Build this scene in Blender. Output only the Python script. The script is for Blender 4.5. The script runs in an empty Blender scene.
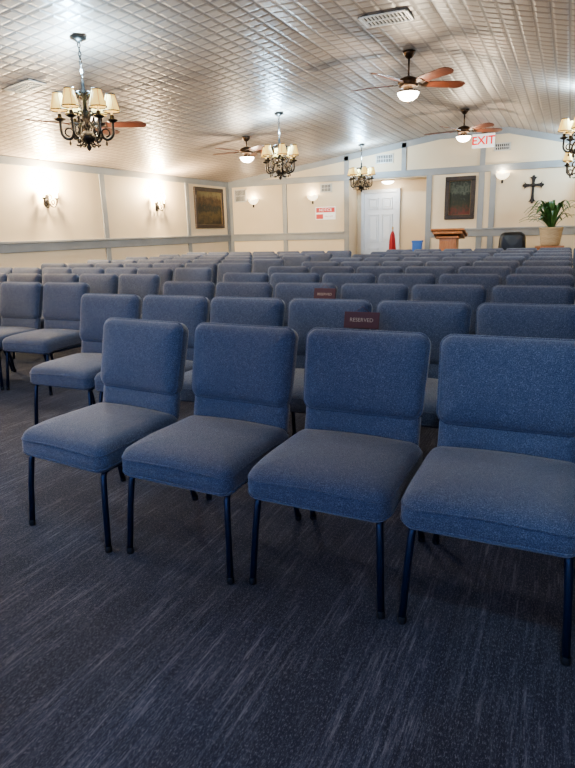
import bpy, bmesh, math, random
from mathutils import Vector, Matrix
random.seed(4)
S=bpy.context.scene
S.view_settings.look='AgX - Medium High Contrast'
S.view_settings.exposure=.38
pi=math.pi

# ------------------------------------------------------------------ materials
def mat(name,col,rough=.5,metal=0,emis=None,es=0,**k):
    m=bpy.data.materials.new(name); m.use_nodes=True
    b=m.node_tree.nodes['Principled BSDF']
    b.inputs['Base Color'].default_value=(*col,1); b.inputs['Roughness'].default_value=rough
    b.inputs['Metallic'].default_value=metal
    if emis: b.inputs['Emission Color'].default_value=(*emis,1); b.inputs['Emission Strength'].default_value=es
    for a,v in k.items(): b.inputs[a.replace('_',' ')].default_value=v
    return m
def N(m,t,**k):
    n=m.node_tree.nodes.new(t)
    for a,v in k.items():
        if a.startswith('i_'): n.inputs[a[2:].replace('_',' ')].default_value=v
        else: setattr(n,a,v)
    return n
def L(m,a,b): m.node_tree.links.new(a,b)
def P(m): return m.node_tree.nodes['Principled BSDF']
def coords(m,scale,out='Object',rot=(0,0,0)):
    tc=N(m,'ShaderNodeTexCoord'); mp=N(m,'ShaderNodeMapping'); mp.inputs['Scale'].default_value=scale
    mp.inputs['Rotation'].default_value=rot
    L(m,tc.outputs[out],mp.inputs['Vector']); return mp.outputs['Vector']
def ramp(m,src,stops):
    r=N(m,'ShaderNodeValToRGB'); e=r.color_ramp.elements
    while len(e)<len(stops): e.new(.5)
    for i,(p,c) in enumerate(stops): e[i].position=p; e[i].color=(*c,1)
    L(m,src,r.inputs['Fac']); return r.outputs['Color']
def noise(m,vec,scale,detail=3,rough=.5):
    n=N(m,'ShaderNodeTexNoise'); n.inputs['Scale'].default_value=scale; n.inputs['Detail'].default_value=detail
    n.inputs['Roughness'].default_value=rough; L(m,vec,n.inputs['Vector']); return n.outputs['Fac']
def bump(m,src,strength,dist):
    b=N(m,'ShaderNodeBump'); b.inputs['Strength'].default_value=strength; b.inputs['Distance'].default_value=dist
    L(m,src,b.inputs['Height']); L(m,b.outputs['Normal'],P(m).inputs['Normal'])
def mix(m,fac,a,b,mode='MIX'):
    x=N(m,'ShaderNodeMix',data_type='RGBA',blend_type=mode)
    if isinstance(fac,(int,float)): x.inputs[0].default_value=fac
    else: L(m,fac,x.inputs[0])
    for i,v in ((6,a),(7,b)):
        if isinstance(v,tuple): x.inputs[i].default_value=(*v,1)
        else: L(m,v,x.inputs[i])
    return x.outputs[2]

def mottled(name,c1,c2,scale,rough=.6,bs=.1,**k):
    m=mat(name,c1,rough,**k); v=coords(m,(1,1,1)); n=noise(m,v,scale)
    L(m,ramp(m,n,[(.35,c1),(.65,c2)]),P(m).inputs['Base Color'])
    if bs: bump(m,noise(m,v,scale*8),bs,.002)
    return m
M_wall=mottled('wall_paint',(.60,.485,.335),(.63,.515,.365),1.5,.6,.15)
M_trim=mottled('grey_trim_paint',(.215,.22,.22),(.245,.25,.25),3,.45,.05)
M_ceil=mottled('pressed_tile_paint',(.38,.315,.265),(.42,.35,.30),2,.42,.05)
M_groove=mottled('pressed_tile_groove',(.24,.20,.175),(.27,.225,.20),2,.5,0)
M_metal=mat('navy_powdercoat',(.010,.018,.045),.3,.35)
M_rubber=mat('black_rubber',(.01,.01,.012),.6)
M_iron=mottled('wrought_iron',(.010,.009,.008),(.035,.028,.022),30,.4,.2,metal=.6)
M_bronze=mottled('bronze',(.06,.035,.02),(.10,.06,.035),20,.35,.0,metal=.8)
M_shade=mat('lamp_shade_cloth',(.50,.36,.13),.8,emis=(1,.66,.20),es=.9)
M_bowl=mat('frosted_glass_bowl',(.9,.88,.8),.3,emis=(1,.93,.8),es=9)
M_bulb=mat('candle_bulb',(1,.9,.7),.3,emis=(1,.82,.55),es=60)
M_candle=mat('candle_sleeve',(.75,.68,.5),.5)
M_white=mottled('white_door_paint',(.50,.53,.58),(.54,.57,.62),2,.35,.02)
M_vent=mat('vent_enamel',(.5,.47,.42),.4)
M_ventd=mat('vent_dark',(.03,.03,.03),.6)
M_gold=mottled('brass',(.5,.33,.12),(.6,.42,.18),20,.3,0,metal=.9)
M_gilt_fillet=mat('gilt_fillet',(.16,.10,.04),.5)
M_frame=mottled('dark_wood_frame',(.012,.006,.004),(.03,.014,.008),12,.55,.1)
M_red=mat('exit_red',(.6,.0,.0),.4,emis=(1,.0,.0),es=.4)
M_exitw=mat('exit_panel_white',(.8,.78,.75),.4,emis=(1,.95,.9),es=.35)
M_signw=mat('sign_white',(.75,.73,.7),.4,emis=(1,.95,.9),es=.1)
M_maroon=mat('maroon_card',(.07,.012,.012),.5)
M_gilt=mat('gilt_print',(.4,.3,.2),.5)
M_signred=mat('sign_red_print',(.5,.03,.03),.5)
M_leather=mat('black_leather',(.012,.012,.013),.35)
M_redcloth=mottled('red_cloth',(.25,.012,.015),(.34,.02,.02),10,.8,.1)
M_bluep=mat('blue_plastic',(.02,.12,.45),.4)
M_soil=mat('soil',(.03,.02,.01),.9)
def wood(name,c1,c2,sc=(2,14,14)):
    m=mat(name,c1,.35); v=coords(m,sc); n=noise(m,v,3,6,.6)
    L(m,ramp(m,n,[(.3,c1),(.7,c2)]),P(m).inputs['Base Color']); return m
M_wood=wood('lectern_oak',(.26,.10,.04),(.38,.17,.07),(14,14,2))
M_blade=wood('fan_blade_walnut',(.10,.028,.016),(.18,.06,.03))
M_bask=mat('wicker',(.5,.38,.24),.7); v=coords(M_bask,(1,1,1))
w=N(M_bask,'ShaderNodeTexWave',bands_direction='Z'); w.inputs['Scale'].default_value=14; w.inputs['Distortion'].default_value=3; L(M_bask,v,w.inputs['Vector'])
L(M_bask,ramp(M_bask,w.outputs['Fac'],[(0,(.28,.19,.1)),(1,(.6,.48,.32))]),P(M_bask).inputs['Base Color']); bump(M_bask,w.outputs['Fac'],.6,.01)
M_leaf=mottled('plant_leaf',(.025,.08,.02),(.08,.16,.045),8,.45,.1)
# chair fabric : heathered tweed
M_fab=mat('blue_tweed',(.06,.09,.18),.9,Sheen_Weight=.32,Sheen_Roughness=.45)
P(M_fab).inputs['Sheen Tint'].default_value=(.95,.92,.9,1)
n1=noise(M_fab,coords(M_fab,(320,320,320)),1,2,.75); n3=noise(M_fab,coords(M_fab,(60,60,60)),1,2,.6)
c=ramp(M_fab,n1,[(.34,(.020,.030,.066)),(.5,(.055,.070,.115)),(.67,(.16,.172,.21))])
c=mix(M_fab,ramp(M_fab,n3,[(.4,(0,0,0)),(.62,(.35,.35,.35))]),c,(.036,.048,.086)); L(M_fab,c,P(M_fab).inputs['Base Color'])
bump(M_fab,n1,.45,.004)
# carpet : streaked planks running along the room
M_carp=mat('carpet_plank',(.05,.05,.07),.95,Sheen_Weight=.08)
br=N(M_carp,'ShaderNodeTexBrick'); br.inputs['Scale'].default_value=1; br.inputs['Mortar Size'].default_value=0.0
br.inputs['Brick Width'].default_value=1.0; br.inputs['Row Height'].default_value=.25; br.inputs['Color1'].default_value=(0,0,0,1); br.inputs['Color2'].default_value=(1,1,1,1)
L(M_carp,coords(M_carp,(1,1,1),rot=(0,0,pi/2)),br.inputs['Vector'])
s1=noise(M_carp,coords(M_carp,(75,4.5,1)),1,6,.8)
s2=noise(M_carp,coords(M_carp,(260,75,1)),1,3,.85)
s3=noise(M_carp,coords(M_carp,(7,1.3,1)),1,4,.65)
base=ramp(M_carp,s1,[(.41,(.007,.010,.028)),(.52,(.028,.032,.060)),(.64,(.15,.145,.17))])
base=mix(M_carp,ramp(M_carp,s3,[(.42,(.82,.82,.82)),(.58,(0,0,0))]),base,(.009,.012,.032))
base=mix(M_carp,.15,base,br.outputs['Color'],'OVERLAY')
sp=ramp(M_carp,s2,[(.52,(0,0,0)),(.66,(.8,.8,.8))])
base=mix(M_carp,sp,base,(.175,.17,.195)); L(M_carp,base,P(M_carp).inputs['Base Color'])
bump(M_carp,s2,.7,.006)
def art(name,stops,scale,dist):
    m=mat(name,(.2,.2,.1),.7); tc=N(m,'ShaderNodeTexCoord')
    n=noise(m,tc.outputs['Generated'],scale,6,.65)
    sx=N(m,'ShaderNodeSeparateXYZ'); L(m,tc.outputs['Generated'],sx.inputs[0])
    a=N(m,'ShaderNodeMath',operation='MULTIPLY_ADD'); L(m,n,a.inputs[0]); a.inputs[1].default_value=dist; L(m,sx.outputs['Z'],a.inputs[2])
    d=N(m,'ShaderNodeMath',operation='DIVIDE'); L(m,a.outputs[0],d.inputs[0]); d.inputs[1].default_value=1+dist
    L(m,ramp(m,d.outputs[0],stops),P(m).inputs['Base Color']); return m
M_art1=art('landscape_painting',[(.25,(.008,.006,.003)),(.40,(.09,.06,.02)),(.50,(.006,.009,.004)),(.60,(.07,.035,.010)),(.72,(.16,.13,.06))],6,1.1)
M_art2=art('garden_painting',[(.28,(.10,.02,.015)),(.42,(.02,.025,.012)),(.52,(.006,.010,.007)),(.60,(.07,.08,.06)),(.68,(.008,.013,.009))],8,1.3)

# ------------------------------------------------------------------ mesh builder
class B:
    def __init__(s): s.v=[];s.f=[];s.m=[];s.s=[];s.mats=[]
    def mi(s,m):
        if m not in s.mats: s.mats.append(m)
        return s.mats.index(m)
    def add(s,vs,fs,m,smooth=True,M=None):
        o=len(s.v); k=s.mi(m)
        for p in vs:
            p=Vector(p); s.v.append(tuple(M@p if M else p))
        for f in fs: s.f.append([i+o for i in f]); s.m.append(k); s.s.append(smooth)
    def box(s,lo,hi,m,bev=0,M=None,seg=2):
        bm=bmesh.new(); bmesh.ops.create_cube(bm,size=1)
        for v in bm.verts: v.co=Vector([(lo[i]+hi[i])/2+v.co[i]*(hi[i]-lo[i]) for i in range(3)])
        if bev: bmesh.ops.bevel(bm,geom=bm.edges[:],offset=bev,segments=seg,affect='EDGES',profile=.5)
        bm.verts.index_update()
        s.add([v.co.copy() for v in bm.verts],[[v.index for v in f.verts] for f in bm.faces],m,False,M); bm.free()
    def tube(s,path,r,m,seg=8,M=None,cap=True):
        path=[Vector(p) for p in path]; n=len(path); vs=[];fs=[]
        T=[(path[min(i+1,n-1)]-path[max(i-1,0)]).normalized() for i in range(n)]
        a=Vector((0,0,1)) if abs(T[0].z)<.9 else Vector((1,0,0))
        u=T[0].cross(a).normalized()
        for i in range(n):
            u=(u-T[i]*u.dot(T[i])).normalized(); w=T[i].cross(u)
            rr=r[i] if isinstance(r,(list,tuple)) else r
            for k in range(seg):
                t=2*pi*k/seg; vs.append(path[i]+(u*math.cos(t)+w*math.sin(t))*rr)
        for i in range(n-1):
            for k in range(seg):
                k2=(k+1)%seg; fs.append([i*seg+k,i*seg+k2,(i+1)*seg+k2,(i+1)*seg+k])
        if cap: fs.append(list(range(seg))[::-1]); fs.append([(n-1)*seg+k for k in range(seg)])
        s.add(vs,fs,m,True,M)
    def lathe(s,prof,m,seg=16,M=None,c=(0,0,0)):
        vs=[];fs=[];n=len(prof)
        for r,z in prof:
            for k in range(seg):
                t=2*pi*k/seg; vs.append((c[0]+r*math.cos(t),c[1]+r*math.sin(t),c[2]+z))
        for i in range(n-1):
            for k in range(seg):
                k2=(k+1)%seg; fs.append([i*seg+k,i*seg+k2,(i+1)*seg+k2,(i+1)*seg+k])
        s.add(vs,fs,m,True,M)
    def slab(s,w,d,rings,rc,m,deform=None,M=None):
        vs=[];fs=[];NC=6;NE=6
        def outline(ins):
            r=max(rc-ins,.004); hx=w/2-ins; hy=d/2-ins; pts=[]
            cs=[(hx-r,hy-r,0),(-hx+r,hy-r,pi/2),(-hx+r,-hy+r,pi),(hx-r,-hy+r,1.5*pi)]
            for i,(cx,cy,a0) in enumerate(cs):
                arc=[(cx+r*math.cos(a0+pi/2*k/NC),cy+r*math.sin(a0+pi/2*k/NC)) for k in range(NC+1)]
                pts+=arc
                nx,ny,na=cs[(i+1)%4]; e=(nx+r*math.cos(na),ny+r*math.sin(na)); st=arc[-1]
                pts+=[(st[0]+(e[0]-st[0])*k/NE,st[1]+(e[1]-st[1])*k/NE) for k in range(1,NE)]
            return pts
        n=None
        for ins,z in rings:
            o=outline(ins); n=len(o); vs+=[(x,y,z) for x,y in o]
        R=len(rings)
        for i in range(R-1):
            for k in range(n):
                k2=(k+1)%n; fs.append([i*n+k,i*n+k2,(i+1)*n+k2,(i+1)*n+k])
        a=len(vs); vs.append((0,0,rings[0][1])); vs.append((0,0,rings[-1][1]))
        for k in range(n):
            k2=(k+1)%n; fs.append([a,k2,k]); fs.append([a+1,(R-1)*n+k,(R-1)*n+k2])
        if deform: vs=[deform(*p) for p in vs]
        s.add(vs,fs,m,True,M)
    def mesh(s,name):
        me=bpy.data.meshes.new(name); me.from_pydata(s.v,[],s.f)
        for m in s.mats: me.materials.append(m)
        me.polygons.foreach_set('material_index',s.m); me.polygons.foreach_set('use_smooth',s.s); me.update()
        return me
    def obj(s,name,loc=(0,0,0),rz=0):
        return place(s.mesh(name),name,loc,rz)
def place(me,name,loc=(0,0,0),rz=0):
    o=bpy.data.objects.new(name,me); S.collection.objects.link(o); o.location=loc; o.rotation_euler=(0,0,rz); return o
def point(name,loc,power,col,r=.05,parent=None):
    l=bpy.data.lights.new(name,'POINT'); l.energy=power; l.color=col; l.shadow_soft_size=r
    o=bpy.data.objects.new(name,l); S.collection.objects.link(o); o.location=loc
    if parent: o.parent=parent
    return o
def text(name,s,size,m,loc,rot,parent=None,ext=.002):
    c=bpy.data.curves.new(name,'FONT'); c.body=s; c.size=size; c.extrude=ext; c.align_x='CENTER'; c.align_y='CENTER'
    c.materials.append(m); o=bpy.data.objects.new(name,c); S.collection.objects.link(o); o.location=loc; o.rotation_euler=rot
    if parent: o.parent=parent
    return o

# ------------------------------------------------------------------ room shell
XL,XR,YB,YF=-8.09,4.13,13.97,-3.2
HW=2.52; HR=3.24; XA,XC,XD=-2.70,-1.30,1.6
PROF=[(XL,HW),(XA,HR),(XC,HR),(XD,HW),(XR,HW-.01)]
def ceil_z(x):
    for (x0,z0),(x1,z1) in zip(PROF,PROF[1:]):
        if x0<=x<=x1: return z0+(z1-z0)*(x-x0)/(x1-x0)
b=B(); b.box((XL-.15,YF-.15,-.1),(XR+.15,YB+.75,0),M_carp); b.obj('floor')
# ceiling with pressed square tiles as real relief
b=B(); C=.152
tops=[];rims=[];vs=[]
for (x0,z0),(x1,z1) in zip(PROF,PROF[1:]):
    ln=math.hypot(x1-x0,z1-z0); nx=max(1,round(ln/C)); ny=round((YB-YF)/C)
    tx=(x1-x0)/ln; tz=(z1-z0)/ln; nX,nZ=tz,-tx
    cs=ln/nx; cy=(YB-YF)/ny
    for i in range(nx):
        for j in range(ny):
            o=len(vs)
            for ins,dp in ((0,0),(.08,.001),(.20,.0042)):
                for a,c2 in ((ins,ins),(1-ins,ins),(1-ins,1-ins),(ins,1-ins)):
                    q=(i+a)*cs
                    vs.append((x0+tx*q+nX*dp,YF+(j+c2)*cy,z0+tz*q+nZ*dp))
            for k in range(4):
                k2=(k+1)%4; rims.append([o+k,o+4+k,o+4+k2,o+k2]); tops.append([o+4+k,o+8+k,o+8+k2,o+4+k2])
            tops.append([o+8,o+11,o+10,o+9])
nv=len(vs)
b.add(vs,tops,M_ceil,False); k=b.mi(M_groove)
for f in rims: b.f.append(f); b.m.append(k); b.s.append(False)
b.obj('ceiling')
def prism(b,pts,y0,y1,m):
    n=len(pts); vs=[(x,y0,z) for x,z in pts]+[(x,y1,z) for x,z in pts]
    fs=[list(range(n)),[n+k for k in range(n)][::-1]]+[[k,n+k,n+(k+1)%n,(k+1)%n] for k in range(n)]
    b.add(vs,fs,m,False)
b=B(); b.box((XL-.15,YF-.15,0),(XL,YB+.15,HW+.02),M_wall); b.obj('wall_left')
b=B(); b.box((XR,YF-.15,0),(XR+.15,YB+.15,HW+.02),M_wall); b.obj('wall_right')
OX0,OX1,OZ=-4.80,-2.98,2.36
b=B()
prism(b,[(XL,0),(OX0,0),(OX0,ceil_z(OX0)+.02),(XL,HW+.02)],YB,YB+.12,M_wall)
prism(b,[(OX0,OZ),(OX1,OZ),(OX1,ceil_z(OX1)+.02),(OX0,ceil_z(OX0)+.02)],YB,YB+.12,M_wall)
TOPR=[(XR,HW+.02),(XD,HW+.02),(XC,HR+.02),(XA,HR+.02)]
prism(b,[(OX1,0),(XR,0)]+TOPR+[(OX1,ceil_z(OX1)+.02)],YB,YB+.12,M_wall)
b.box((OX0-.1,YB+.12,0),(OX0,YB+.62,OZ+.1),M_wall); b.box((OX1,YB+.12,0),(OX1+.1,YB+.62,OZ+.1),M_wall)
b.box((OX0-.1,YB+.62,0),(OX1+.1,YB+.72,OZ+.1),M_wall); b.box((OX0,YB+.12,OZ),(OX1,YB+.62,OZ+.1),M_wall)
b.obj('wall_back')
b=B(); prism(b,[(XL,0),(XR,0)]+TOPR+[(XL,HW+.02)],YF-.15,YF,M_wall); b.obj('wall_front')
M_pane=mat('fill_window_pane',(.6,.7,.85),.2,emis=(.18,.40,1),es=5.2)  # unseen windows behind the camera, added as blue fill on the chair fronts
for i,xc in enumerate((-6.2,-3.6,-1.0,1.6)):
    b=B(); x0,x1,z0,z1=xc-.85,xc+.85,.75,2.25; y=YF
    b.box((x0,y+.005,z0),(x1,y+.02,z1),M_pane)
    for (a,c2,d,e) in ((x0-.08,x0,z0-.08,z1+.08),(x1,x1+.08,z0-.08,z1+.08),(x0,x1,z0-.08,z0),(x0,x1,z1,z1+.08),(xc-.02,xc+.02,z0,z1),(x0,x1,1.48,1.52)):
        b.box((a,y+.002,d),(c2,y+.05,e),M_white)
    b.obj('fill_window_%d'%(i+1))
def trimset():
    t=B(); d=.025
    RZ0,RZ1=1.04,1.21
    ys=[.8,3.6,6.42,9.24,12.06]
    for X,sg in ((XL,1),(XR,-1)):
        a,c2=sorted((X,X+sg*d))
        t.box((a,YF,RZ0),(c2,YB,RZ1),M_trim,.006); t.box((a,YF,HW-.13),(c2,YB,HW-.005),M_trim,.006)
        t.box((a,YF,0),(c2,YB,.12),M_trim,.006)
        for y in ys+[YB-.06]: t.box((a,y-.065,.12),(c2,y+.065,RZ0),M_trim,.004); t.box((a,y-.065,RZ1),(c2,y+.065,HW-.13),M_trim,.004)
        a,c2=sorted((X,X+sg*.05)); t.box((a,YF,RZ1-.03),(c2,YB,RZ1+.01),M_trim,.006)
    t.obj('trim_sides')
    t=B(); y0,y1=YB-d,YB
    for x0,x1 in ((XL,OX0-.12),(OX1+.12,XR)):
        t.box((x0,y0,RZ0),(x1,y1,RZ1),M_trim,.006); t.box((x0,YB-.05,RZ1-.03),(x1,y1,RZ1+.01),M_trim,.006)
        t.box((x0,y0,0),(x1,y1,.12),M_trim,.006)
    t.box((XL,y0-.005,2.38),(XR,y1,2.52),M_trim,.006)
    for x in (XL+.06,-6.48,OX0-.06,OX1+.06,-1.80,-1.56,.6,2.4,XR-.06):
        t.box((x-.06,y0,.12),(x+.06,y1,RZ0),M_trim,.004); t.box((x-.06,y0,RZ1),(x+.06,y1,2.38),M_trim,.004)
    for x in (OX0-.06,OX1+.06): t.box((x-.06,y0,RZ0),(x+.06,y1,RZ1),M_trim,.004)
    for x in (-6.48,OX0-.06,-3.5,-1.80,.2):
        t.box((x-.055,y0,2.52),(x+.055,y1,ceil_z(x)-.03),M_trim,.004)
    for (x0,z0),(x1,z1) in zip(PROF[:-1],PROF[1:-1]):
        prism(t,[(x0,z0-.13),(x1,z1-.13),(x1,z1-.0),(x0,z0-.0)],y0,y1,M_trim)
    t.obj('trim_back')
trimset()

# ------------------------------------------------------------------ church chair
def chair_mesh():
    b=B()
    def ds(x,y,z):
        f=max(0,(-y-.06)/.18); z2=z-.020*f*f
        z2+=.010*math.cos(x/.53*pi)*(z>.07)
        return (x,y,z2)
    T=Matrix.Translation((0,.232,.352))
    b.slab(.532,.49,[(.14,0),(.03,0),(.008,.008),(0,.022),(-.002,.045),(0,.070),(.004,.086),(.013,.099),(.030,.108),(.07,.114),(.14,.117),(.2,.118)],.055,M_fab,ds,T)
    b.slab(.538,.496,[(.03,.018),(.001,.020),(-.001,.023),(.001,.026),(.03,.028)],.057,M_fab,ds,T)
    b.slab(.538,.496,[(.03,.074),(.004,.075),(.001,.078),(.004,.081),(.03,.082)],.057,M_fab,ds,T)
    b.box((-.22,.03,.336),(.22,.44,.355),M_rubber,.004)
    a=math.radians(13.5)
    def bm(cy,cz):
        return Matrix(((1,0,0,0),(0,math.sin(a),-math.cos(a),cy),(0,math.cos(a),math.sin(a),cz),(0,0,0,1)))
    def db(x,y,z):
        z+=.010*(2*x/.5)**2
        return (x*(1+.02*(y/.17)),y,z)
    b.slab(.502,.335,[(.12,-.014),(.03,-.014),(.008,-.008),(0,.006),(0,.034),(.004,.048),(.014,.060),(.035,.071),(.07,.079),(.11,.083),(.155,.085)],.048,M_fab,db,bm(.554,.696))
    b.slab(.507,.340,[(.03,.036),(.001,.037),(-.001,.040),(.001,.043),(.03,.044)],.049,M_fab,db,bm(.554,.696))
    b.slab(.48,.14,[(.05,-.008),(.01,-.008),(0,.0),(0,.022),(.006,.032),(.03,.042),(.055,.046)],.02,M_fab,lambda x,y,z:(x,y,z+.010*(2*x/.49)**2),bm(.502,.486))
    r=.0125
    for sx in (-1,1):
        x=sx*.226
        def X(t): return sx*(.226+.020*t)
        b.tube([(X(1),-.008,.004),(X(.5),.008,.2),(X(.1),.022,.315),(X(0),.03,.334),(X(0),.06,.344),(x,.25,.342),(x,.42,.338),(x,.455,.326),(X(.1),.475,.296),(X(.6),.52,.12),(X(1),.545,.004)],r,M_metal,10)
        b.tube([(x*.94,.36,.348),(x*.94,.44,.358),(x*.94,.48,.40),(x*.92,.535,.62),(x*.92,.56,.74)],.011,M_metal,8)
        for yy in (-.008,.545): b.lathe([(.0,.0),(.0135,.0),(.0145,.004),(.0145,.02),(.0125,.026)],M_rubber,10,c=(X(1),yy,0))
    b.tube([(-.226,.44,.336),(.226,.44,.336)],.010,M_metal,8); b.tube([(-.226,.06,.341),(.226,.06,.341)],.010,M_metal,8)
    return b.mesh('church_chair')
CH=chair_mesh()
Y0=1.684; SP=1.014
def chair(x,y,rz=None):
    return place(CH,'church_chair',(x,y,0),random.uniform(-.015,.015) if rz is None else rz)
for i,x in enumerate((-1.862,-1.283,-.714,-.152,.41,.97,1.53)):
    chair(x,Y0+(.025,.01,.018,.012,0,0,0)[i],(-.11,-.06,-.025,-.005,0,0,0)[i])
for r in range(1,10):
    x0=-2.862 if r==1 else -2.902
    for k in range(9): chair(x0+.542*k,Y0+SP*r+random.uniform(-.012,.012),random.uniform(-.008,.008))
for r in range(1,10):
    for k in range(7):
        if r==1 and k==0: continue
        chair(-4.03-.542*k-(.06 if r==1 else 0),Y0+SP*r-.25+random.uniform(-.015,.015),random.uniform(-.008,.008))

for (x,y,z,w) in ((-1.61,4.13,.80,.17),(-1.0,3.12,.775,.20)):
    b=B(); b.box((-w/2,-.003,-.045),(w/2,.003,.045),M_maroon,.001)
    b.tube([(-w*.2,0,.044),(0,.0,.075),(w*.2,0,.044)],.0015,M_maroon,5)
    o=b.obj('reserved_sign',(x,y,z)); o.rotation_euler=(-.235,0,0)
    text('sign_lettering','RESERVED',w*.15,M_gilt,(0,-.0035,0),(pi/2,0,0),o,.0003)

# ------------------------------------------------------------------ chandelier
def circ(cx,cz,r,a0,a1,n,ang):
    return [((cx+r*math.cos(a0+(a1-a0)*i/n))*math.cos(ang),(cx+r*math.cos(a0+(a1-a0)*i/n))*math.sin(ang),cz+r*math.sin(a0+(a1-a0)*i/n)) for i in range(n+1)]
def chandelier_mesh(drop):
    b=B()
    b.lathe([(.0,0),(.075,0),(.072,-.018),(.035,-.034),(.014,-.05),(0,-.05)],M_iron,18)
    top=-drop+.64
    n=max(3,int((-.05-top)/.034)); step=(-.05-top)/n
    for i in range(n):
        z=-.05-step*(i+.5); a=(i%2)*pi/2
        b.tube([(math.cos(t)*.012*math.cos(a),math.cos(t)*.012*math.sin(a),z+math.sin(t)*step*.66) for t in [2*pi*k/10 for k in range(11)]],.0042,M_iron,5,cap=False)
    c=(0,0,-drop)
    b.lathe([(0,.0),(.014,.01),(.026,.035),(.014,.06),(.035,.075),(.065,.10),(.072,.13),(.05,.165),(.022,.185),(.018,.26),(.036,.28),(.05,.31),(.036,.345),(.018,.37),(.017,.46),(.034,.485),(.026,.52),(.014,.55),(.015,.60),(0,.64)],M_iron,16,c=c)
    for k in range(6):
        a=2*pi*k/6+.3; R=.235
        ca,sa=math.cos(a),math.sin(a)
        def Q(r,z): return (r*ca,r*sa,-drop+z)
        path=[Q(.03,.20),Q(.055,.235),Q(.095,.225),Q(.12,.18),Q(.135,.13),Q(.165,.105),Q(.205,.115),Q(.232,.15),Q(R,.20),Q(R,.265)]
        pp=[Vector(p) for p in path]; out=[]
        for i in range(len(pp)-1):
            p0=pp[max(i-1,0)];p1=pp[i];p2=pp[i+1];p3=pp[min(i+2,len(pp)-1)]
            for t in (0,.33,.66):
                out.append(.5*((2*p1)+(p2-p0)*t+(2*p0-5*p1+4*p2-p3)*t*t+(3*p1-p0-3*p2+p3)*t**3))
        out.append(pp[-1]); b.tube(out,.0125,M_iron,7)
        b.tube(circ(.165,-drop+.165,.036,-pi/2,1.2*pi,12,a),.008,M_iron,6)
        b.tube(circ(.09,-drop+.29,.050,-.8*pi,.9*pi,12,a),.008,M_iron,6)
        b.tube(circ(.075,-drop+.45,.06,-pi/2,.9*pi,12,a),.0075,M_iron,6)
        b.tube(circ(.085,-drop+.09,.042,.2*pi,1.7*pi,12,a),.008,M_iron,6)
        cc=(R*ca,R*sa,-drop)
        b.lathe([(0,.255),(.022,.258),(.050,.272),(.053,.282),(.03,.284),(.018,.300),(.02,.315),(.013,.325)],M_iron,12,c=cc)
        b.lathe([(.011,.30),(.011,.395),(0,.396)],M_candle,10,c=cc)
        b.lathe([(0,.395),(.012,.41),(.014,.428),(.006,.45),(0,.46)],M_bulb,8,c=cc)
        b.lathe([(.080,.355),(.078,.356),(.040,.505),(.042,.505),(.0805,.355)],M_shade,18,c=cc)
        for zz,rr in ((.356,.081),(.504,.042)): b.tube([(cc[0]+rr*math.cos(t),cc[1]+rr*math.sin(t),-drop+zz) for t in [2*pi*j/18 for j in range(19)]],.005,M_iron,5,cap=False)
        for j in range(6):
            t=2*pi*j/6; b.tube([(cc[0]+.082*math.cos(t),cc[1]+.082*math.sin(t),-drop+.356),(cc[0]+.0435*math.cos(t),cc[1]+.0435*math.sin(t),-drop+.504)],.0022,M_gold,4,cap=False)
        for (rr,z) in ((.165,.10),(.235,.245),(.12,.15)):
            b.lathe([(0,-.055),(.011,-.042),(.012,-.03),(.003,-.006),(0,0)],M_iron,6,c=(rr*ca,rr*sa,-drop+z))
    return b
CM={}
for x,y in ((-4.22,.5),(-4.22,4.7),(-4.22,8.95),(-4.22,13.1),(.07,.5),(.07,8.95),(.07,13.1)):  # those at the near end and far right are unseen, added for fill
    z=ceil_z(x); d=round(z-2.06,2)
    if d not in CM: CM[d]=chandelier_mesh(d).mesh('chandelier')
    o=place(CM[d],'chandelier',(x,y,z-.008),.4 if y==4.7 else random.uniform(0,1))
    point('uplight',(0,0,-d+.70),85,(.46,.75,1),.04,o)
    point('lamp_glow',(0,0,-d+.20),19,(1,.78,.50),.14,o)

# ------------------------------------------------------------------ ceiling fans
def fan_mesh(drop):
    b=B()
    b.lathe([(0,0),(.075,0),(.07,-.03),(.035,-.07),(.013,-.08)],M_bronze,18)
    zt=-drop+.24
    b.tube([(0,0,-.06),(0,0,zt)],.012,M_bronze,8)
    b.lathe([(.012,.0),(.05,-.01),(.10,-.03),(.125,-.06),(.125,-.09),(.10,-.12),(.06,-.13),(.055,-.15),(.08,-.16),(.085,-.175),(.0,-.176)],M_bronze,22,c=(0,0,zt))
    b.lathe([(.125,0),(.125,-.02),(.10,-.06),(.06,-.085),(.012,-.095),(0,-.095)],M_bowl,20,c=(0,0,zt-.172))
    b.lathe([(.012,-.093),(.012,-.105),(0,-.11)],M_bronze,8,c=(0,0,zt-.172))
    b.tube([(.128*math.cos(t),.128*math.sin(t),zt-.172) for t in [2*pi*j/20 for j in range(21)]],.008,M_bronze,6,cap=False)
    for k in range(5):
        M=Matrix.Rotation(2*pi*k/5,4,'Z')@Matrix.Translation((0,0,zt-.085))
        T=Matrix.Rotation(math.radians(-13),4,'X')
        b.box((.09,-.018,-.006),(.20,.018,.002),M_bronze,.003,M@T)
        b.box((.17,-.045,-.005),(.24,.045,.001),M_bronze,.003,M@T)
        pts=[(.19,-.055),(.30,-.068),(.60,-.082),(.66,-.070),(.695,-.035),(.70,0),(.695,.035),(.66,.070),(.60,.082),(.30,.068),(.19,.055)]
        n=len(pts); vs=[(x,y,.002) for x,y in pts]+[(x,y,.010) for x,y in pts]
        b.add(vs,[list(range(n))[::-1],[n+i for i in range(n)]]+[[i,(i+1)%n,n+(i+1)%n,n+i] for i in range(n)],M_blade,False,M@T)
    return b
FM={}
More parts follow.
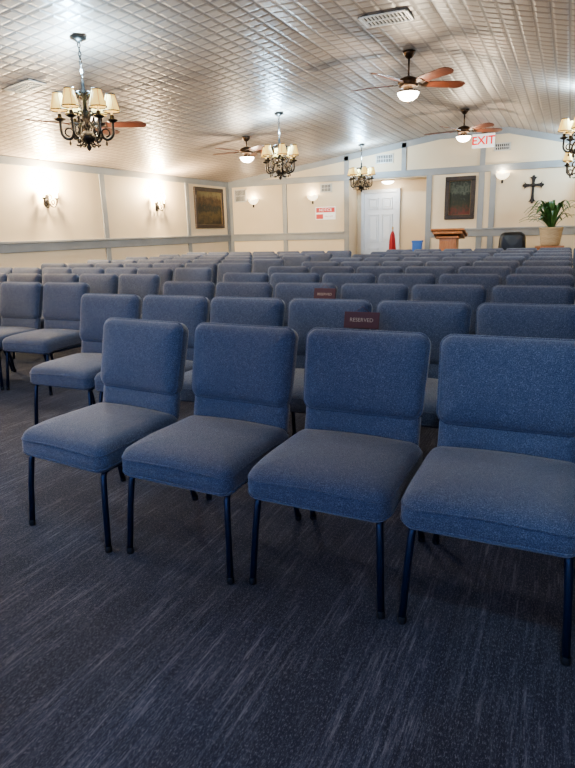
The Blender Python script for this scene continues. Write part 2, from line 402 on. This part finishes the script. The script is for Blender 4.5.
for (x,y,d,rz) in ((-1.84,7.47,.50,.62),(-1.82,11.45,.50,.55),(-5.28,9.84,.40,.60),(-5.3,5.9,.50,.50),(-1.84,3.3,.5,.3),(-5.3,1.8,.40,.2),(1.3,5.9,.36,.6),(1.3,9.84,.36,.0)):  # near-end and right-side fans are unseen extras, added for general fill light
    if d not in FM: FM[d]=fan_mesh(d).mesh('ceiling_fan')
    o=place(FM[d],'ceiling_fan',(x,y,ceil_z(x)-.012),rz)
    point('fan_lamp',(0,0,-d-.12),38,(1,.85,.64),.09,o)

# ------------------------------------------------------------------ sconces
def sconce_mesh():
    b=B()
    b.slab(.10,.22,[(.03,0),(0,.002),(0,.008),(.01,.016),(.03,.018)],.045,M_iron,None,Matrix(((0,0,1,0),(1,0,0,0),(0,1,0,0),(0,0,0,1))))
    for s in (-1,1):
        def arc(cx,cz,r,a0,a1,n=12): return [(.05+.03*i/n,s*(cx+r*math.cos(a0+(a1-a0)*i/n)),cz+r*math.sin(a0+(a1-a0)*i/n)) for i in range(n+1)]
        b.tube([(.015,0,-.02),(.05,s*.01,-.05)]+arc(.075,-.03,.065,pi,2*pi)+[(.09,s*.14,.0),(.09,s*.14,.03)],.011,M_iron,7)
        b.tube(arc(.07,-.02,.038,-pi/2,1.3*pi),.008,M_iron,6); b.tube(arc(.02,.07,.04,-pi/2,pi),.007,M_iron,6)
        c=(.09,s*.14,0)
        b.lathe([(0,.028),(.02,.03),(.04,.042),(.042,.048),(.012,.048)],M_iron,12,c=c)
        b.lathe([(.011,.045),(.011,.12),(0,.121)],M_candle,10,c=c)
        b.lathe([(0,.12),(.024,.14),(.034,.175),(.030,.21),(.012,.24),(0,.25)],M_bulb,10,c=c)
    return b.mesh('wall_sconce')
SM=sconce_mesh()
for y in (4.9,7.85,10.9,1.9):
    o=place(SM,'wall_sconce',(XL,y,1.86)); point('sconce_lamp',(.17,0,.32),235,(1,.80,.52),.06,o)
for y in (4.9,7.95,10.9):
    o=place(SM,'wall_sconce',(XR,y,1.86),pi); point('sconce_lamp',(.17,0,.32),50,(1,.80,.52),.06,o)
M_alab=mat('alabaster_glass',(.8,.7,.5),.4,emis=(1,.85,.6),es=2.0)
def bowl_mesh():
    b=B()
    vs=[];fs=[];n=12;pr=[(.14,.07),(.135,.03),(.11,-.01),(.07,-.04),(.02,-.06)]
    for r,z in pr:
        for k in range(n+1):
            t=pi+pi*k/n; vs.append((r*math.cos(t),r*.75*math.sin(t),z))
    for i in range(len(pr)-1):
        for k in range(n): fs.append([i*(n+1)+k,i*(n+1)+k+1,(i+1)*(n+1)+k+1,(i+1)*(n+1)+k])
    b.add(vs,fs,M_alab,True)
    b.tube([(0,-.005,-.04),(0,-.03,-.09),(0,-.02,-.12)],.012,M_iron,7)
    b.box((-.02,-.012,-.13),(.02,0,.06),M_iron,.003)
    return b.mesh('bowl_sconce')
BM_=bowl_mesh()
for x,z in ((-7.36,2.0),(-5.73,2.02),(-1.38,2.26),(1.9,2.0)):
    o=place(BM_,'bowl_sconce',(x,YB,z)); point('sconce_lamp',(0,-.10,.10),7,(1,.85,.62),.04,o)
b=B(); b.lathe([(.0,0),(.16,0),(.165,-.02),(.15,-.03)],M_gold,20); b.lathe([(.15,-.025),(.13,-.06),(.08,-.085),(0,-.095)],M_bowl,20)
o=b.obj('flush_ceiling_light',(-3.95,YB+.30,OZ)); point('flush_lamp',(0,0,-.16),7,(1,.92,.8),.08,o)

# ------------------------------------------------------------------ door
b=B(); y=YB+.62; x0,x1=-4.60,-3.80
b.box((x0,y-.045,0),(x1,y-.005,2.10),M_white,.003)
w=(x1-x0)
for (a,c2) in ((x0+.10,x0+w/2-.04),(x0+w/2+.04,x1-.10)):
    for (z0,z1) in ((.22,.80),(.95,1.60),(1.72,1.98)):
        for (p0,p1,q0,q1) in ((a,c2,z1-.02,z1),(a,c2,z0,z0+.02),(a,a+.02,z0,z1),(c2-.02,c2,z0,z1)): b.box((p0,y-.062,q0),(p1,y-.044,q1),M_white,.004)
        b.box((a+.05,y-.060,z0+.05),(c2-.05,y-.044,z1-.05),M_white,.006)
for (a,c2,z0,z1) in ((x0-.08,x0,0,2.18),(x1,x1+.08,0,2.18),(x0,x1,2.10,2.18)): b.box((a,y-.07,z0),(c2,y-.001,z1),M_white,.004)
b.lathe([(0,0),(.012,0),(.012,.04),(.028,.05),(.03,.065),(.018,.08),(0,.082)],M_gold,12,Matrix.Translation((x1-.07,y-.045,.98))@Matrix.Rotation(pi/2,4,'X'))
b.obj('door_1')

# ------------------------------------------------------------------ pictures
def picture(name,wd,ht,artm,loc,rz):
    b=B(); f=.09
    for (x0,x1,z0,z1) in ((-wd/2,wd/2,ht/2-f,ht/2),(-wd/2,wd/2,-ht/2,-ht/2+f),(-wd/2,-wd/2+f,-ht/2+f,ht/2-f),(wd/2-f,wd/2,-ht/2+f,ht/2-f)):
        b.box((x0,-.045,z0),(x1,0,z1),M_frame,.010)
    g=f-.008
    for (x0,x1,z0,z1) in ((-wd/2+g,wd/2-g,ht/2-g-.014,ht/2-g),(-wd/2+g,wd/2-g,-ht/2+g,-ht/2+g+.014),(-wd/2+g,-wd/2+g+.014,-ht/2+g,ht/2-g),(wd/2-g-.014,wd/2-g,-ht/2+g,ht/2-g)):
        b.box((x0,-.035,z0),(x1,-.008,z1),M_gilt_fillet,.003)
    o=b.obj(name,loc,rz)
    c=B(); c.box((-wd/2+f-.01,-.015,-ht/2+f-.01),(wd/2-f+.01,-.004,ht/2-f+.01),artm); q=c.obj('canvas'); q.parent=o
    return o
picture('landscape_picture',1.30,.95,M_art1,(XL,13.0,1.86),pi/2)
picture('garden_picture',.64,.90,M_art2,(-2.24,YB,1.87),0)

# ------------------------------------------------------------------ cross
b=B()
def cbar(p0,p1,w,t):
    d=(Vector(p1)-Vector(p0)); n=Vector((-d.z,0,d.x)).normalized()
    pr=[(0,1.9),(.05,1.2),(.12,.8),(.3,.6),(.7,.6),(.88,.8),(.95,1.2),(1,1.9)]
    vs=[]
    for yy in (-t,0):
        for s,k in pr: q=Vector(p0)+d*s+n*(w*k/2); vs.append((q.x,yy,q.z))
        for s,k in pr[::-1]: q=Vector(p0)+d*s-n*(w*k/2); vs.append((q.x,yy,q.z))
    m=16; b.add(vs,[list(range(m)),[m+i for i in range(m)][::-1]]+[[i,m+i,m+(i+1)%m,(i+1)%m] for i in range(m)],M_iron,False)
cbar((0,0,-.27),(0,0,.22),.08,.03); cbar((-.17,0,.06),(.17,0,.06),.08,.033)
b.lathe([(0,.04),(.03,.038),(.045,.025),(.045,0)],M_iron,14,Matrix.Translation((0,0,.06))@Matrix.Rotation(pi/2,4,'X'))
for (x,z) in ((0,.23),(0,-.28),(.18,.06),(-.18,.06)): b.lathe([(0,.035),(.02,.03),(.03,.015),(.03,0)],M_iron,10,Matrix.Translation((x,0,z))@Matrix.Rotation(pi/2,4,'X'))
b.obj('wall_cross',(-.76,YB,2.0))

# ------------------------------------------------------------------ signs, vents
b=B(); b.box((-.23,-.05,-.14),(.23,0,.14),M_exitw,.01)
o=b.obj('exit_sign',(-1.80,YB-.03,3.0)); text('exit_letters','EXIT',.23,M_red,(0,-.051,0),(pi/2,0,0),o,.004).data.offset=.004
b=B(); b.box((-.26,-.012,-.15),(.26,0,.15),M_signw,.003); b.box((-.24,-.015,.02),(.24,-.011,.13),M_signred,.001); b.box((-.24,-.015,-.13),(-.06,-.011,-.02),M_signred,.001)
o=b.obj('wall_notice_sign',(-5.40,YB,1.66)); text('notice_text','NOTICE',.09,M_signw,(0,-.016,.075),(pi/2,0,0),o); text('notice_line','please be quiet',.035,M_signred,(.09,-.0125,-.07),(pi/2,0,0),o)
def vent(name,w,h,loc,rot,m=M_vent):
    b=B()
    for (x0,x1,z0,z1) in ((-w/2,w/2,h/2-.025,h/2),(-w/2,w/2,-h/2,-h/2+.025),(-w/2,-w/2+.025,-h/2,h/2),(w/2-.025,w/2,-h/2,h/2)): b.box((x0,-.015,z0),(x1,0,z1),m,.003)
    b.box((-w/2,-.003,-h/2),(w/2,0,h/2),M_ventd)
    n=int(w/.035)
    for i in range(1,n): x=-w/2+w*i/n; b.box((x-.006,-.013,-h/2),(x+.006,-.003,h/2),m)
    b.box((-w/2,-.014,-.006),(w/2,-.002,.006),m)
    o=b.obj(name,loc); o.rotation_euler=rot; return o
vent('wall_vent',.36,.32,(-7.73,YB,2.17),(0,0,0)); vent('wall_vent',.3,.2,(-5.38,YB,2.24),(0,0,0))
vent('wall_vent',.42,.2,(-3.95,YB,2.80),(0,0,0)); vent('wall_vent',.34,.16,(-1.42,YB,2.86),(0,0,0))
M_ventw=mat('white_vent_enamel',(.75,.73,.7),.35)
vent('ceiling_vent',.48,.32,(-1.77,6.25,HR-.012),(pi/2,0,0),M_ventw)
o=vent('ceiling_vent',.4,.25,(-5.48,5.2,ceil_z(-5.48)-.012),(0,0,0)); o.rotation_euler=(pi/2,-math.atan((HR-HW)/(XA-XL)),0)

# ------------------------------------------------------------------ lectern
b=B()
b.box((-.26,-.2,0),(.26,.2,.06),M_wood,.01); b.box((-.17,-.15,.06),(.17,.15,1.08),M_wood,.008)
b.box((-.13,-.158,.16),(.13,-.15,.98),M_wood,.004)
b.box((-.22,-.19,1.04),(.22,.19,1.08),M_wood,.01)
Mt=Matrix.Translation((0,0,1.15))@Matrix.Rotation(math.radians(-16),4,'X')
b.box((-.33,-.24,-.02),(.33,.24,.02),M_wood,.01,Mt); b.box((-.29,-.2,-.08),(.29,.2,-.02),M_wood,.01,Mt)
b.box((-.33,.21,.02),(.33,.24,.05),M_wood,.006,Mt)
b.obj('lectern',(-2.20,12.6,0))

# ------------------------------------------------------------------ executive chair
b=B()
R90=Matrix(((1,0,0,0),(0,0,-1,0),(0,1,0,0),(0,0,0,1)))
b.slab(.52,.66,[(.12,-.03),(.02,-.03),(0,0),(0,.05),(.02,.08),(.08,.10)],.12,M_leather,lambda x,y,z:(x*(1-.08*(y/.33)),y,z+.03*(2*x/.5)**2),Matrix.Translation((0,.25,.80))@R90)
b.slab(.54,.50,[(.12,0),(.02,0),(0,.03),(0,.07),(.02,.10),(.10,.115)],.1,M_leather,None,Matrix.Translation((0,0,.40)))
for s in (-1,1):
    b.tube([(s*.29,.2,.48),(s*.31,.18,.66),(s*.31,.0,.68),(s*.31,-.15,.66),(s*.29,-.15,.46)],.022,M_leather,8)
b.tube([(0,0,.10),(0,0,.42)],.03,M_iron,10)
for k in range(5):
    t=2*pi*k/5+.3; b.tube([(0,0,.13),(.28*math.cos(t),.28*math.sin(t),.075)],[.028,.016],M_leather,8)
    b.lathe([(0,0),(.022,.006),(.028,.03),(.022,.054),(0,.06)],M_rubber,10,c=(.28*math.cos(t),.28*math.sin(t),0))
b.obj('executive_chair',(-1.0,12.75,0),.1)

# ------------------------------------------------------------------ plant stand + plant
b=B(); b.box((-.25,-.2,.84),(.25,.2,.87),M_wood,.006); b.box((-.22,-.17,.78),(.22,.17,.84),M_wood,.004); b.box((-.22,-.17,.18),(.22,.17,.21),M_wood,.004)
for sx in (-1,1):
    for sy in (-1,1): b.box((sx*.2-.02,sy*.15-.02,0),(sx*.2+.02,sy*.15+.02,.79),M_wood,.004)
b.obj('plant_stand',(-.31,12.4,0))
b=B()
b.lathe([(0,0),(.15,0),(.165,.02),(.19,.20),(.205,.31),(.215,.325),(.205,.335),(.185,.32),(.18,.27),(0,.27)],M_bask,24)
b.lathe([(.178,.275),(.1,.285),(0,.28)],M_soil,16)
for i in range(56):
    a=random.uniform(0,2*pi); up=random.uniform(.22,.58); out=random.uniform(.20,.60); wd=random.uniform(.014,.030)
    ca,sa=math.cos(a),math.sin(a); vs=[];n=9
    for j in range(n+1):
        t=j/n; r=.03+out*t**1.1; z=.28+up*math.sin(min(t*2.3,pi*.95))*(1-.1*t)
        wv=wd*math.sin(pi*min(1,max(.06,t*.93+.05)))**.7
        cx,cy=r*ca,r*sa
        vs+=[(cx-sa*wv,cy+ca*wv,z+.008),(cx,cy,z),(cx+sa*wv,cy-ca*wv,z+.008)]
    fs=[]
    for j in range(n):
        for k in (0,1): fs.append([j*3+k,j*3+k+1,j*3+k+4,j*3+k+3])
    b.add(vs,fs,M_leaf,True)
b.obj('potted_plant',(-.31,12.4,.872))

# furled red banner on a floor stand beside the door
b=B()
b.lathe([(0,0),(.13,0),(.13,.02),(.05,.04),(.015,.06)],M_gold,16); b.tube([(0,0,.04),(0,0,1.24)],.012,M_wood,8)
b.lathe([(0,1.24),(.02,1.25),(.022,1.27),(0,1.31)],M_gold,10)
vs=[];fs=[];n=20
for i,(z,rr) in enumerate(((.45,.085),(.6,.08),(.8,.07),(1.0,.06),(1.12,.045),(1.20,.02))):
    for k in range(n):
        t=2*pi*k/n; q=rr*(1+.22*math.sin(5*t+z*3)); vs.append((q*math.cos(t),q*math.sin(t),z+(.03*math.sin(3*t) if i==0 else 0)))
for i in range(5):
    for k in range(n): fs.append([i*n+k,i*n+(k+1)%n,(i+1)*n+(k+1)%n,(i+1)*n+k])
b.add(vs,fs,M_redcloth); b.obj('furled_red_flag',(-3.62,13.55,0))
b=B(); b.box((-.25,-.2,.72),(.25,.2,.75),M_wood,.006)
for sx in (-1,1):
    for sy in (-1,1): b.box((sx*.21-.02,sy*.16-.02,0),(sx*.21+.02,sy*.16+.02,.72),M_wood,.004)
b.obj('side_table',(-3.0,13.3,0))
b=B(); b.box((-.10,-.07,0),(.10,.07,.22),M_bluep,.008); b.box((-.11,-.08,.20),(.11,.08,.24),M_bluep,.008); b.obj('storage_box',(-3.0,13.3,.751))

# ------------------------------------------------------------------ world + camera
w=bpy.data.worlds.new('World'); S.world=w; w.use_nodes=True
w.node_tree.nodes['Background'].inputs[0].default_value=(.6,.7,.9,1); w.node_tree.nodes['Background'].inputs[1].default_value=.3
cd=bpy.data.cameras.new('camera'); co=bpy.data.objects.new('camera',cd); S.collection.objects.link(co); S.camera=co
cd.sensor_width=36; cd.lens=592.8/768*36; cd.clip_start=.05
p,ro,ya=.252,.027,.438
f=Vector((-math.sin(ya)*math.cos(p),math.cos(ya)*math.cos(p),-math.sin(p))); r=Vector((math.cos(ya),math.sin(ya),0)); u=r.cross(f)
r2=math.cos(ro)*r-math.sin(ro)*u; u2=math.cos(ro)*u+math.sin(ro)*r
co.matrix_world=Matrix(((r2.x,u2.x,-f.x,0),(r2.y,u2.y,-f.y,0),(r2.z,u2.z,-f.z,1.26),(0,0,0,1)))
